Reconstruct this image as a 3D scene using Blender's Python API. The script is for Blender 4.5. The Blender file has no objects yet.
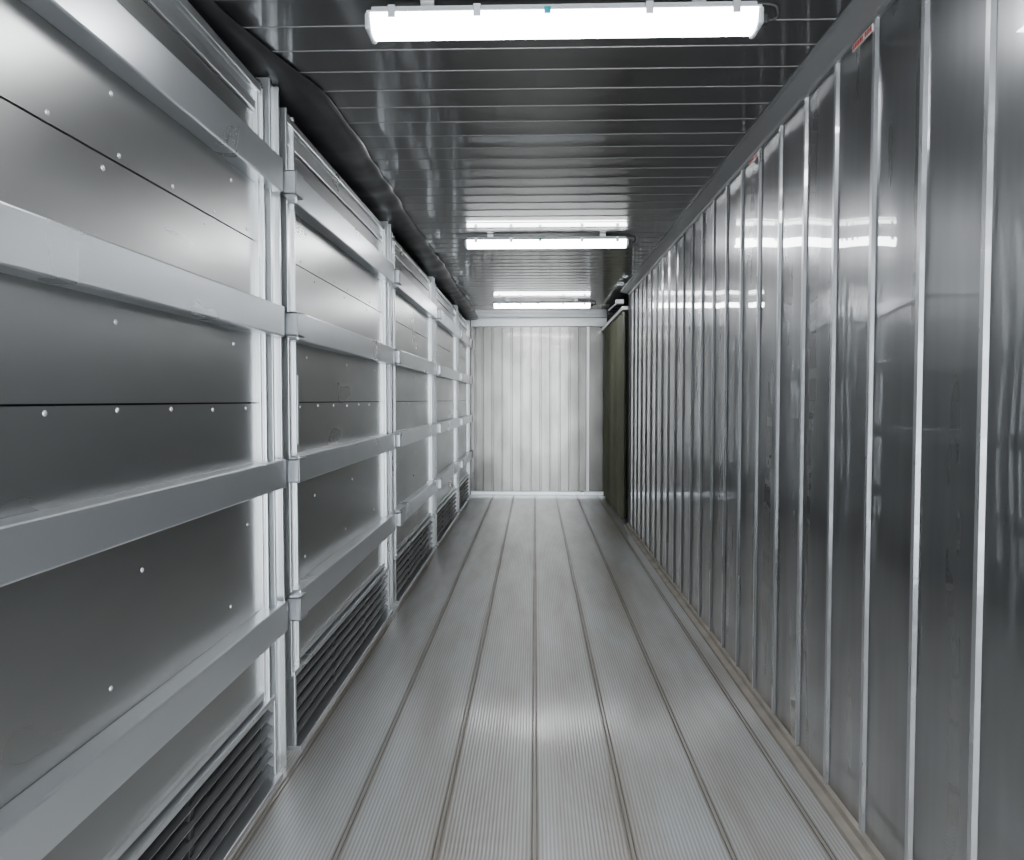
import bpy, bmesh, math, random
from mathutils import Vector
random.seed(7)
S = bpy.context.scene
COL = S.collection

# ------------------------------------------------------------ materials
def metal(name, col, rough=0.35, metallic=1.0, var=0.12, rvar=0.12, scale=(1,1,1), nscale=3.0,
          bump=0.0, bscale=8.0, coat=0.0, coat_r=0.06, bdist=0.01, coat_ior=1.5, detail=2):
    m = bpy.data.materials.new(name); m.use_nodes = True
    nt = m.node_tree; N = nt.nodes; L = nt.links
    b = N['Principled BSDF']
    b.inputs['Metallic'].default_value = metallic
    b.inputs['Coat Weight'].default_value = coat
    b.inputs['Coat Roughness'].default_value = coat_r
    b.inputs['Coat IOR'].default_value = coat_ior
    tc = N.new('ShaderNodeTexCoord'); mp = N.new('ShaderNodeMapping')
    mp.inputs['Scale'].default_value = scale
    L.new(tc.outputs['Object'], mp.inputs['Vector'])
    n1 = N.new('ShaderNodeTexNoise'); n1.inputs['Scale'].default_value = nscale
    n1.inputs['Detail'].default_value = detail; n1.inputs['Roughness'].default_value = 0.5
    L.new(mp.outputs[0], n1.inputs['Vector'])
    r1 = N.new('ShaderNodeMapRange')
    r1.inputs['From Min'].default_value = 0.3; r1.inputs['From Max'].default_value = 0.7
    r1.inputs['To Min'].default_value = 1-var; r1.inputs['To Max'].default_value = 1+var
    L.new(n1.outputs['Fac'], r1.inputs['Value'])
    mul = N.new('ShaderNodeVectorMath'); mul.operation = 'SCALE'
    mul.inputs[0].default_value = col
    L.new(r1.outputs[0], mul.inputs['Scale'])
    L.new(mul.outputs[0], b.inputs['Base Color'])
    r2 = N.new('ShaderNodeMapRange')
    r2.inputs['From Min'].default_value = 0.3; r2.inputs['From Max'].default_value = 0.7
    r2.inputs['To Min'].default_value = max(0.03, rough+rvar); r2.inputs['To Max'].default_value = rough-rvar
    L.new(n1.outputs['Fac'], r2.inputs['Value']); L.new(r2.outputs[0], b.inputs['Roughness'])
    if bump > 0:
        n4 = N.new('ShaderNodeTexNoise'); n4.inputs['Scale'].default_value = bscale
        n4.inputs['Detail'].default_value = 0
        L.new(tc.outputs['Object'], n4.inputs['Vector'])
        bp = N.new('ShaderNodeBump'); bp.inputs['Strength'].default_value = bump
        bp.inputs['Distance'].default_value = bdist
        L.new(n4.outputs['Fac'], bp.inputs['Height']); L.new(bp.outputs[0], b.inputs['Normal'])
        L.new(bp.outputs[0], b.inputs['Coat Normal'])
    return m

M_sheet = metal('sheet_aluminium', (0.41,0.415,0.41), 0.30, 0.93, 0.07, 0.03, (1,0.6,2.0), 2.0, 0.08, 3)
M_rail  = metal('rail_aluminium', (0.74,0.77,0.80), 0.29, 0.86, 0.02, 0.02, (1,1,1), 3)
M_post  = metal('post_aluminium', (0.66,0.68,0.69), 0.29, 0.86, 0.02, 0.02, (1,1,1), 3)
M_wall  = metal('steel_wall', (0.345,0.35,0.36), 0.30, 0.93, 0.16, 0.05, (4,4,0.5), 2.0, 0.07, 4,
                coat=1.0, coat_r=0.02, coat_ior=2.0)
M_rib   = metal('steel_rib', (0.58,0.59,0.61), 0.30, 0.8, 0.05, 0.04, (3,3,0.7), 3)
M_ceil  = metal('ceiling_steel', (0.14,0.14,0.14), 0.34, 0.9, 0.0, 0.0, (1,1,1), 1, 0.0, 3, coat=1.0, coat_r=0.04, coat_ior=1.55)
M_cjoint= metal('ceiling_joint', (0.23,0.23,0.23), 0.45, 0.7, 0.0, 0.0)
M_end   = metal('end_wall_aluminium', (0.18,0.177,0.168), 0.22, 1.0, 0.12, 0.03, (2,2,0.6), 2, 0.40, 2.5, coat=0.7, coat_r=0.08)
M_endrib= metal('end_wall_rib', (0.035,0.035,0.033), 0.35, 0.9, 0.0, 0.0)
M_trim  = metal('trim_aluminium', (0.50,0.51,0.52), 0.33, 0.88, 0.03, 0.02)
M_base  = metal('kick_trim', (0.42,0.385,0.335), 0.42, 0.5, 0.12, 0.08, (1,1,1), 6)
M_dark  = metal('dark_void', (0.012,0.012,0.013), 0.7, 0.0, 0.1, 0.05)
M_slat  = metal('slat_metal', (0.07,0.072,0.075), 0.45, 0.7, 0.1, 0.05)
M_lip   = metal('slat_lip', (0.35,0.36,0.37), 0.4, 0.8, 0.05, 0.05)
M_tarp  = metal('black_plastic', (0.025,0.025,0.027), 0.4, 0.0, 0.2, 0.05, (1,1,1), 8)
M_green = metal('olive_curtain', (0.165,0.175,0.12), 0.55, 0.0, 0.1, 0.08, (1,1,1), 3)
M_rivet = metal('rivet_steel', (0.78,0.79,0.80), 0.3, 0.6, 0.05, 0.05)
M_grey  = metal('grey_plastic', (0.55,0.57,0.59), 0.4, 0.0, 0.04, 0.05)
M_cable = metal('cable_rubber', (0.03,0.03,0.03), 0.5, 0.0, 0.04, 0.05)
M_teal  = metal('teal_cap', (0.0,0.30,0.34), 0.4, 0.0, 0.04, 0.05)
M_white = metal('white_label', (0.65,0.60,0.58), 0.5, 0.0, 0.04, 0.05)
M_red   = metal('red_print', (0.45,0.02,0.02), 0.5, 0.0, 0.04, 0.05)

def emis(name, col, st):
    m = bpy.data.materials.new(name); m.use_nodes = True
    b = m.node_tree.nodes['Principled BSDF']
    b.inputs['Base Color'].default_value = (0.9,0.9,0.9,1)
    b.inputs['Emission Color'].default_value = (*col,1)
    b.inputs['Emission Strength'].default_value = st
    return m
M_lamp = emis('lit_diffuser', (0.96,0.98,1.0), 27.0)

def floor_mat():
    m = bpy.data.materials.new('ribbed_floor_aluminium'); m.use_nodes = True
    nt = m.node_tree; N = nt.nodes; L = nt.links; b = N['Principled BSDF']
    b.inputs['Metallic'].default_value = 0.45
    tc = N.new('ShaderNodeTexCoord')
    mp = N.new('ShaderNodeMapping'); mp.inputs['Scale'].default_value = (2.5,0.4,1)
    L.new(tc.outputs['Object'], mp.inputs['Vector'])
    n1 = N.new('ShaderNodeTexNoise'); n1.inputs['Scale'].default_value = 1.6; n1.inputs['Detail'].default_value = 4
    n1.inputs['Roughness'].default_value = 0.6
    L.new(mp.outputs[0], n1.inputs['Vector'])
    cr = N.new('ShaderNodeValToRGB')
    cr.color_ramp.elements[0].position = 0.35; cr.color_ramp.elements[0].color = (0.47,0.445,0.41,1)
    cr.color_ramp.elements[1].position = 0.62; cr.color_ramp.elements[1].color = (0.62,0.635,0.63,1)
    L.new(n1.outputs['Fac'], cr.inputs['Fac'])
    # brown grime gathered beside the plank seams (period 0.3 m)
    sx = N.new('ShaderNodeSeparateXYZ'); L.new(tc.outputs['Object'], sx.inputs[0])
    pp = N.new('ShaderNodeMath'); pp.operation='PINGPONG'; pp.inputs[1].default_value=0.15
    L.new(sx.outputs['X'], pp.inputs[0])
    rg = N.new('ShaderNodeMapRange'); rg.interpolation_type='SMOOTHSTEP'
    rg.inputs['From Min'].default_value=0.005; rg.inputs['From Max'].default_value=0.045
    rg.inputs['To Min'].default_value=1.0; rg.inputs['To Max'].default_value=0.0
    L.new(pp.outputs[0], rg.inputs['Value'])
    n5 = N.new('ShaderNodeTexNoise'); n5.inputs['Scale'].default_value=2.0; n5.inputs['Detail'].default_value=3
    L.new(mp.outputs[0], n5.inputs['Vector'])
    rn = N.new('ShaderNodeMapRange'); rn.inputs['From Min'].default_value=0.35; rn.inputs['From Max'].default_value=0.65
    rn.inputs['To Min'].default_value=0.15; rn.inputs['To Max'].default_value=0.65
    L.new(n5.outputs['Fac'], rn.inputs['Value'])
    mm = N.new('ShaderNodeMath'); mm.operation='MULTIPLY'
    L.new(rg.outputs[0], mm.inputs[0]); L.new(rn.outputs[0], mm.inputs[1])
    mx = N.new('ShaderNodeMix'); mx.data_type='RGBA'
    L.new(mm.outputs[0], mx.inputs['Factor']); L.new(cr.outputs['Color'], mx.inputs['A'])
    mx.inputs['B'].default_value=(0.35,0.315,0.265,1)
    w = N.new('ShaderNodeTexWave'); w.wave_type='BANDS'; w.bands_direction='X'
    w.inputs['Scale'].default_value = 0.314/0.0125
    w.inputs['Distortion'].default_value = 0
    L.new(tc.outputs['Object'], w.inputs['Vector'])
    r = N.new('ShaderNodeMapRange'); r.inputs['To Min'].default_value=0.74; r.inputs['To Max'].default_value=1.14
    L.new(w.outputs['Fac'], r.inputs['Value'])
    mul = N.new('ShaderNodeVectorMath'); mul.operation='SCALE'
    L.new(mx.outputs['Result'], mul.inputs[0]); L.new(r.outputs[0], mul.inputs['Scale'])
    L.new(mul.outputs[0], b.inputs['Base Color'])
    b1 = N.new('ShaderNodeBump'); b1.inputs['Strength'].default_value=0.24; b1.inputs['Distance'].default_value=0.002
    L.new(w.outputs['Fac'], b1.inputs['Height'])
    L.new(b1.outputs[0], b.inputs['Normal'])
    b.inputs['Roughness'].default_value = 0.38
    b.inputs['Coat Weight'].default_value = 0.7
    b.inputs['Coat Roughness'].default_value = 0.12
    L.new(b1.outputs[0], b.inputs['Coat Normal'])
    return m
M_floor = floor_mat()
M_seam = metal('floor_seam', (0.28,0.25,0.21), 0.45, 0.5, 0.1, 0.05, (1,1,1), 4)

# ------------------------------------------------------------ mesh helpers
def link(o, parent=None):
    COL.objects.link(o)
    if parent: o.parent = parent
    return o
def empty(name, loc=(0,0,0)):
    e = bpy.data.objects.new(name, None); e.empty_display_size = 0.1; e.location = loc
    COL.objects.link(e); return e
def add_box(bm, b):
    x0,x1,y0,y1,z0,z1 = b
    v = [bm.verts.new(p) for p in ((x0,y0,z0),(x1,y0,z0),(x1,y1,z0),(x0,y1,z0),(x0,y0,z1),(x1,y0,z1),(x1,y1,z1),(x0,y1,z1))]
    for f in ((3,2,1,0),(4,5,6,7),(0,1,5,4),(1,2,6,5),(2,3,7,6),(3,0,4,7)):
        bm.faces.new([v[i] for i in f])
def boxes(name, lst, mat, parent=None, bevel=0.0):
    me = bpy.data.meshes.new(name); bm = bmesh.new()
    for b in lst: add_box(bm, b)
    bm.to_mesh(me); bm.free()
    me.materials.append(mat)
    o = bpy.data.objects.new(name, me); link(o, parent)
    if bevel:
        md = o.modifiers.new('bevel','BEVEL'); md.width = bevel; md.segments = 2; md.limit_method='ANGLE'
    return o
def extrude_profile(name, pts, axis, a0, a1, mats, parent=None, matidx=None, thick=0.0, smooth=False):
    me = bpy.data.meshes.new(name); bm = bmesh.new()
    def P(p,a):
        return {'z':(p[0],p[1],a),'y':(p[0],a,p[1]),'x':(a,p[0],p[1])}[axis]
    A = [bm.verts.new(P(p,a0)) for p in pts]; B = [bm.verts.new(P(p,a1)) for p in pts]
    for i in range(len(pts)-1):
        f = bm.faces.new((A[i],A[i+1],B[i+1],B[i]))
        if matidx: f.material_index = matidx[i]
        f.smooth = smooth
    bm.to_mesh(me); bm.free()
    for m in mats: me.materials.append(m)
    o = bpy.data.objects.new(name, me); link(o, parent)
    return o
def tube(name, pts, r, mat, parent=None, res=3):
    cu = bpy.data.curves.new(name,'CURVE'); cu.dimensions='3D'; cu.bevel_depth=r; cu.bevel_resolution=res
    sp = cu.splines.new('NURBS'); sp.points.add(len(pts)-1); sp.use_endpoint_u=True; sp.order_u=3
    for i,p in enumerate(pts): sp.points[i].co=(*p,1)
    cu.materials.append(mat)
    o = bpy.data.objects.new(name,cu); return link(o,parent)

XR = 1.03; XL = -1.26; H = 2.56; YB = -1.6; YE = 11.26

# ------------------------------------------------------------ floor
pts=[(XL,0)]; mi=[]
seams=[-0.9,-0.6,-0.3,0.0,0.3,0.6,0.9]
for s in seams:
    pts += [(s-0.010,0),(s-0.008,-0.003),(s-0.005,-0.003),(s-0.004,0.001),(s+0.004,0.001),(s+0.005,-0.003),(s+0.008,-0.003),(s+0.010,0)]
    mi += [0,1,1,1,0,1,1,1]
pts.append((XR+0.06,0)); mi += [0]
extrude_profile('floor', pts, 'y', YB, YE+0.05, [M_floor,M_seam], matidx=mi)
# ------------------------------------------------------------ ceiling (transverse pans)
pts=[]; cmi=[]
y=YB; pts.append((y,H))
P=0.17
while y < YE:
    pts += [(y+P-0.009,H),(y+P-0.007,H-0.0025),(y+P-0.003,H-0.0025),(y+P,H)]; cmi += [0,1,1,1]
    y += P
extrude_profile('ceiling', pts, 'x', XL, XR+0.06, [M_ceil,M_cjoint], matidx=cmi)
# ------------------------------------------------------------ right wall with ribs
YD=8.50
pts=[]; mi=[]
per=0.30; off=0.01
pts.append((XR,YB))
k=math.ceil((YB+0.05-off)/per)
yy=off+per*k
prev=YB
while yy+0.03<YD:
    a=prev; b=yy-0.016
    n=8
    for j in range(1,n+1):
        t=j/n
        pts.append((XR+0.0016*math.sin(math.pi*t)*(1 if k%2 else -0.6), a+(b-a)*t)); mi.append(0)
    pts.append((XR-0.010,yy-0.009)); mi.append(0)
    pts.append((XR-0.010,yy+0.009)); mi.append(1)
    pts.append((XR,yy+0.016)); mi.append(0)
    prev=yy+0.016; yy+=per; k+=1
pts.append((XR,YD)); mi.append(0)
pts.append((XR+0.10,YD)); mi.append(1)
extrude_profile('wall_right', pts, 'z', 0, H, [M_wall,M_rib], matidx=mi)
extrude_profile('trim_1', [(XR-0.10,H-0.001),(XR-0.10,H-0.008),(XR-0.085,H-0.010),(XR-0.02,H-0.030),(XR-0.012,H-0.038),(XR,H-0.038)],'y',YB,YD,[M_trim])
extrude_profile('baseboard_right', [(XR-0.055,0.001),(XR-0.05,0.010),(XR-0.02,0.012),(XR-0.016,0.030),(XR,0.033)],'y',YB,YD,[M_base])
boxes('wall_right_recess', [(XR+0.25,XR+0.30,YD,YE+0.05,0,H),(XR+0.0,XR+0.30,YD-0.05,YD,0,H)], M_dark)
boxes('floor_recess', [(XR+0.055,XR+0.30,YD-0.05,YE+0.05,-0.02,0.0)], M_seam)
boxes('ceiling_recess', [(XR+0.055,XR+0.30,YD-0.05,YE+0.05,H,H+0.02)], M_dark)
boxes('wall_left', [(XL-0.05,XL,YB,YE+0.05,0,H)], M_sheet)

# ------------------------------------------------------------ end wall
YW=YE
pts=[(XL,YW)]; mi=[]
ribs=[-0.87,-0.76,-0.62,-0.48,-0.34,-0.20,-0.06,0.08,0.22,0.36,0.50,0.64]
for r in ribs:
    pts += [(r-0.014,YW),(r-0.008,YW-0.012),(r+0.008,YW-0.012),(r+0.014,YW)]; mi += [0,1,0,1]
pts += [(XR+0.3,YW)]; mi += [0]
extrude_profile('wall_back', pts,'z',0,H,[M_end,M_endrib],matidx=mi)
boxes('trim_2', [(-0.93,XR,YW-0.06,YW,H-0.12,H)], M_trim, bevel=0.004)
boxes('baseboard_back', [(-0.93,XR,YW-0.05,YW,0,0.05)], M_rail, bevel=0.004)
boxes('trim_3', [(0.745,0.785,YW-0.045,YW,0.05,H-0.12)], M_trim, bevel=0.004)

# ------------------------------------------------------------ left partition sections
XP=-0.97
XF=-0.909
railz=[(2.13,2.25),(1.61,1.72),(1.06,1.165),(0.53,0.64)]
def section(y0, y1):
    e = empty('aluminium_partition_panel')
    g=0.005
    zs=[(0.345,1.37),(1.37,1.93),(1.93,2.37)]
    boxes('sheets', [(XP-0.02,XP,y0,y1,a+g/2,b-g/2) for a,b in zs], M_sheet, e)
    boxes('backing', [(XP-0.05,XP-0.022,y0,min(y1+0.33,YE-0.02),0.02,2.38)], M_dark, e)
    boxes('top_frame', [(XP-0.05,XP+0.012,y0-0.1,y1+0.02,2.37,2.405),(XP-0.05,XP+0.004,y0-0.1,y1+0.02,2.405,2.44),(XP-0.06,XP+0.022,y0-0.1,y1+0.02,2.44,2.47)], M_post, e, 0.003)
    rs=[(XP,XF,y0-0.11,min(y1+0.13,YE-0.07),a,b) for a,b in railz]
    boxes('rails', rs, M_rail, e, 0.005)
    br=[]
    for a,b in railz:
        c=(a+b)/2; ys=y0-0.185
        br += [(XP+0.025,XF+0.022,ys,ys+0.008,c-0.045,c+0.045),
               (XP+0.025,XF+0.022,ys,ys+0.09,c+0.037,c+0.045),
               (XP+0.025,XF+0.022,ys,ys+0.09,c-0.045,c-0.037),
               (XF+0.014,XF+0.022,ys,ys+0.09,c-0.045,c+0.045),
               (XP+0.025,XP+0.033,ys,ys+0.12,c-0.045,c+0.045)]
    boxes('rail_brackets', br, M_rail, e, 0.002)
    boxes('end_stile', [(XP-0.02,XP+0.016,y1,y1+0.03,0.30,2.46),(XP-0.02,XP+0.024,y1+0.03,y1+0.04,0.30,2.46),(XP-0.02,XP+0.008,y1+0.04,y1+0.065,0.30,2.46)], M_post, e, 0.002)
    boxes('post', [(XP-0.03,XP+0.030,y1+0.085,y1+0.10,0.0,2.52),(XP-0.03,XP+0.018,y1+0.10,y1+0.165,0.0,2.52),(XP-0.03,XP+0.034,y1+0.165,y1+0.18,0.0,2.52)], M_post, e, 0.002)
    boxes('start_stile', [(XP-0.02,XP+0.024,y0-0.115,y0-0.10,0.30,2.49),(XP-0.02,XP+0.010,y0-0.10,y0-0.015,0.30,2.49),(XP-0.02,XP+0.020,y0-0.015,y0,0.30,2.49)], M_post, e, 0.002)
    boxes('lower_lip', [(XP-0.02,XP+0.014,y0-0.02,y1+0.02,0.325,0.35)], M_post, e, 0.002)
    boxes('latch_bar', [(XP,XP+0.012,y0+0.03,y0+0.05,1.20,1.48)], M_rail, e, 0.002)
    me=bpy.data.meshes.new('rivets'); bm=bmesh.new()
    def rv(y,z):
        ret=bmesh.ops.create_uvsphere(bm,u_segments=10,v_segments=6,radius=0.0066)
        for v in ret['verts']:
            v.co.x*=0.6; v.co += Vector((XP,y,z))
    n=7
    for i in range(n):
        yy=y0+0.10+(y1-y0-0.2)*i/(n-1)
        rv(yy,1.353+random.uniform(-.003,.003))
        rv(yy+0.03,1.952+random.uniform(-.004,.004))
        if i%2: rv(yy-0.04,1.90)
    for i in range(5):
        yy=y0+0.2+(y1-y0-0.4)*i/4
        if i%2==0: rv(yy,1.56); rv(yy+0.1,0.96); rv(yy-0.05,0.72); rv(yy,2.08)
    bm.to_mesh(me); bm.free(); me.materials.append(M_rivet)
    for p in me.polygons: p.use_smooth=True
    link(bpy.data.objects.new('rivets',me),e)
    gq = empty('ventilation_grille')
    ya,yb=y0-0.10,min(y1+0.085,YE-0.06)
    boxes('frame', [(XP-0.03,XP+0.03,ya,yb,0.290,0.312),(XP-0.03,XF-0.01,ya,yb,0.0,0.018),
                    (XP-0.03,XP+0.03,ya,ya+0.02,0.018,0.29),(XP-0.03,XP+0.03,yb-0.02,yb,0.018,0.29)], M_post, gq, 0.003)
    mull=[]
    for t in (1/3,2/3):
        ym=ya+(yb-ya)*t; mull.append((XP-0.02,XP+0.012,ym-0.015,ym+0.015,0.02,0.29))
    boxes('mullions', mull, M_slat, gq, 0.002)
    me=bpy.data.meshes.new('slats'); bm=bmesh.new()
    for i in range(5):
        zc=0.050+0.050*i
        vs=[bm.verts.new(p) for p in ((XP-0.000,ya+.02,zc+0.010),(XP+0.024,ya+.02,zc-0.003),(XP+0.024,yb-.02,zc-0.003),(XP-0.000,yb-.02,zc+0.010),
             (XP+0.026,ya+.02,zc+0.003),(XP+0.026,yb-.02,zc+0.003))]
        bm.faces.new((vs[0],vs[1],vs[2],vs[3])); f=bm.faces.new((vs[1],vs[4],vs[5],vs[2])); f.material_index=1
    bm.to_mesh(me); bm.free(); me.materials.append(M_slat); me.materials.append(M_lip)
    link(bpy.data.objects.new('slats',me),gq)
for i in range(-1,5):
    y0=0.87+2.2*i; y1=y0+1.80
    section(y0,min(y1,YE-0.26))

# ------------------------------------------------------------ black plastic duct along ceiling/left
me=bpy.data.meshes.new('m'); bm=bmesh.new()
ny=260; nr=10; rows=[]
y_s=-1.5
for i in range(ny+1):
    y=y_s+(YE-0.1-y_s)*i/ny
    s=min(1,max(0,(y-2.2)/0.9)); s=s*s*(3-2*s)
    wd=0.15+0.15*s
    row=[]
    for j in range(nr+1):
        t=j/nr; a=math.pi*t
        w=0.6*math.sin(y*2.1)+0.3*math.sin(y*5.7+1)+0.35*s*math.sin(y*15+2*math.sin(y*3))
        x=-1.10+wd*(1-math.cos(a))/2+0.013*w
        z=H-0.006-(0.034+0.008*w)*math.sin(a)
        row.append(bm.verts.new((x,y,min(z,H-0.004))))
    rows.append(row)
for i in range(ny):
    for j in range(nr):
        f=bm.faces.new((rows[i][j],rows[i][j+1],rows[i+1][j+1],rows[i+1][j])); f.smooth=True
bm.to_mesh(me); bm.free(); me.materials.append(M_tarp)
link(bpy.data.objects.new('black_plastic_air_duct',me))

# ------------------------------------------------------------ lamps
def lamp(yc):
    e = empty('fluorescent_batten_light',(0.08,yc,0))
    Lh=0.575; zb=2.464; zt=H-0.02
    prof=[]
    hw=0.052; hh=0.050
    for j in range(13):
        a=math.pi*j/12
        prof.append((-hw*math.copysign(abs(math.cos(a))**0.7,math.cos(a)), zb+hh-hh*math.sin(a)**0.7 if 0<j<12 else zb+hh))
    me=bpy.data.meshes.new('diffuser'); bm=bmesh.new()
    A=[bm.verts.new((-Lh+0.012,p[0],p[1])) for p in prof]; B=[bm.verts.new((Lh-0.012,p[0],p[1])) for p in prof]
    for j in range(12): 
        f=bm.faces.new((A[j],A[j+1],B[j+1],B[j])); f.smooth=True
    bm.faces.new(A); bm.faces.new(B[::-1])
    bm.faces.new((A[0],B[0],B[-1],A[-1]))
    bmesh.ops.recalc_face_normals(bm,faces=bm.faces)
    bm.to_mesh(me); bm.free(); me.materials.append(M_lamp)
    link(bpy.data.objects.new('diffuser',me),e)
    boxes('housing', [(-Lh,Lh,-0.053,0.053,zb+hh,zb+hh+0.008),(-Lh+0.01,Lh-0.01,-0.035,0.035,zb+hh+0.008,zt)], M_grey, e, 0.003)
    boxes('end_caps', [(-Lh-0.006,-Lh+0.013,-0.053,0.053,zb+0.002,zb+hh+0.004),(Lh-0.013,Lh+0.006,-0.053,0.053,zb+0.002,zb+hh+0.004)], M_grey, e, 0.008)
    cl=[]
    for cx in (-0.5,-0.25,0.25,0.5):
        for s in (-1,1):
            yy=s*0.060
            cl.append((cx-0.011,cx+0.011,min(yy,yy-s*0.006),max(yy,yy-s*0.006),zb+hh-0.018,zb+hh+0.018))
    boxes('clips', cl, M_trim, e, 0.001)
    boxes('mounting_feet', [(-0.42,-0.38,-0.02,0.02,zt,H),(0.38,0.42,-0.02,0.02,zt,H)], M_trim, e)
    boxes('cap_button', [(-0.055,-0.035,-0.060,-0.050,zb+hh-0.012,zb+hh+0.008)], M_teal, e, 0.003)
    boxes('cable_gland', [(Lh+0.006,Lh+0.03,-0.014,0.014,zb+0.022,zb+0.05)], M_cable, e, 0.005)
    tube('power_cable', [(Lh+0.03,0,zb+0.036),(Lh+0.055,0,zb+0.038),(Lh+0.06,0,zb+0.06),(Lh+0.05,0.0,H-0.012),(Lh-0.05,0.01,H-0.008),(Lh-0.2,0.055,H-0.008)],0.006,M_cable,e)
for yc in (-1.1,2.35,5.58,9.2): lamp(yc)

# ------------------------------------------------------------ green curtain near end
me=bpy.data.meshes.new('m'); bm=bmesh.new()
n=140; A=[];B=[]
for i in range(n+1):
    y=8.65+2.50*i/n
    xx=XR-0.022+0.030*math.sin(y*20)+0.012*math.sin(y*47+1)
    A.append(bm.verts.new((xx,y,0.03))); B.append(bm.verts.new((xx,y,2.36)))
for i in range(n):
    f=bm.faces.new((A[i],A[i+1],B[i+1],B[i])); f.smooth=True
bm.to_mesh(me); bm.free(); me.materials.append(M_green)
link(bpy.data.objects.new('green_curtain',me))
boxes('curtain_rail', [(XR-0.075,XR+0.02,8.56,YE-0.06,2.37,2.41)], M_trim, bevel=0.004)
boxes('trim_4', [(XR-0.012,XR+0.1,YD,YD+0.04,0,H)], M_dark, bevel=0.004)
cb=empty('door_closer_arm')
boxes('closer_body', [(XR-0.14,XR-0.05,8.60,8.68,2.44,2.49)], M_trim, cb, 0.006)
tube('closer_arm', [(XR-0.10,8.60,2.46),(XR-0.14,8.8,2.45),(XR-0.16,9.2,2.44)],0.010,M_rail,cb)

# ------------------------------------------------------------ stickers on right wall
def sticker(y,z):
    e=empty('load_height_sticker')
    bs=[]; yy=y
    for i in range(11):
        if i==4: yy+=0.012; continue
        bs.append((XR-0.0145,XR-0.0135,yy,yy+0.007,z-0.007,z+0.007)); yy+=0.0125
    boxes('backing',[(XR-0.0135,XR-0.0105,y-0.006,yy+0.003,z-0.011,z+0.011)],M_white,e)
    boxes('print',bs,M_red,e)
for yy,zz in ((2.42,2.505),(3.62,2.505)):
    sticker(yy,zz)

# ------------------------------------------------------------ world (daylight through the open rear)
w=bpy.data.worlds.new('World'); S.world=w; w.use_nodes=True
bg=w.node_tree.nodes['Background']; bg.inputs[0].default_value=(0.90,0.95,1.0,1); bg.inputs[1].default_value=11.0

# ------------------------------------------------------------ camera
cd=bpy.data.cameras.new('camera'); cd.sensor_width=36; cd.lens=774/1024*36
cd.clip_start=0.05
cam=bpy.data.objects.new('camera',cd); COL.objects.link(cam)
cam.location=(0,0,1.38); cam.rotation_euler=(math.radians(90-2.22),0,math.radians(1.70))
S.camera=cam
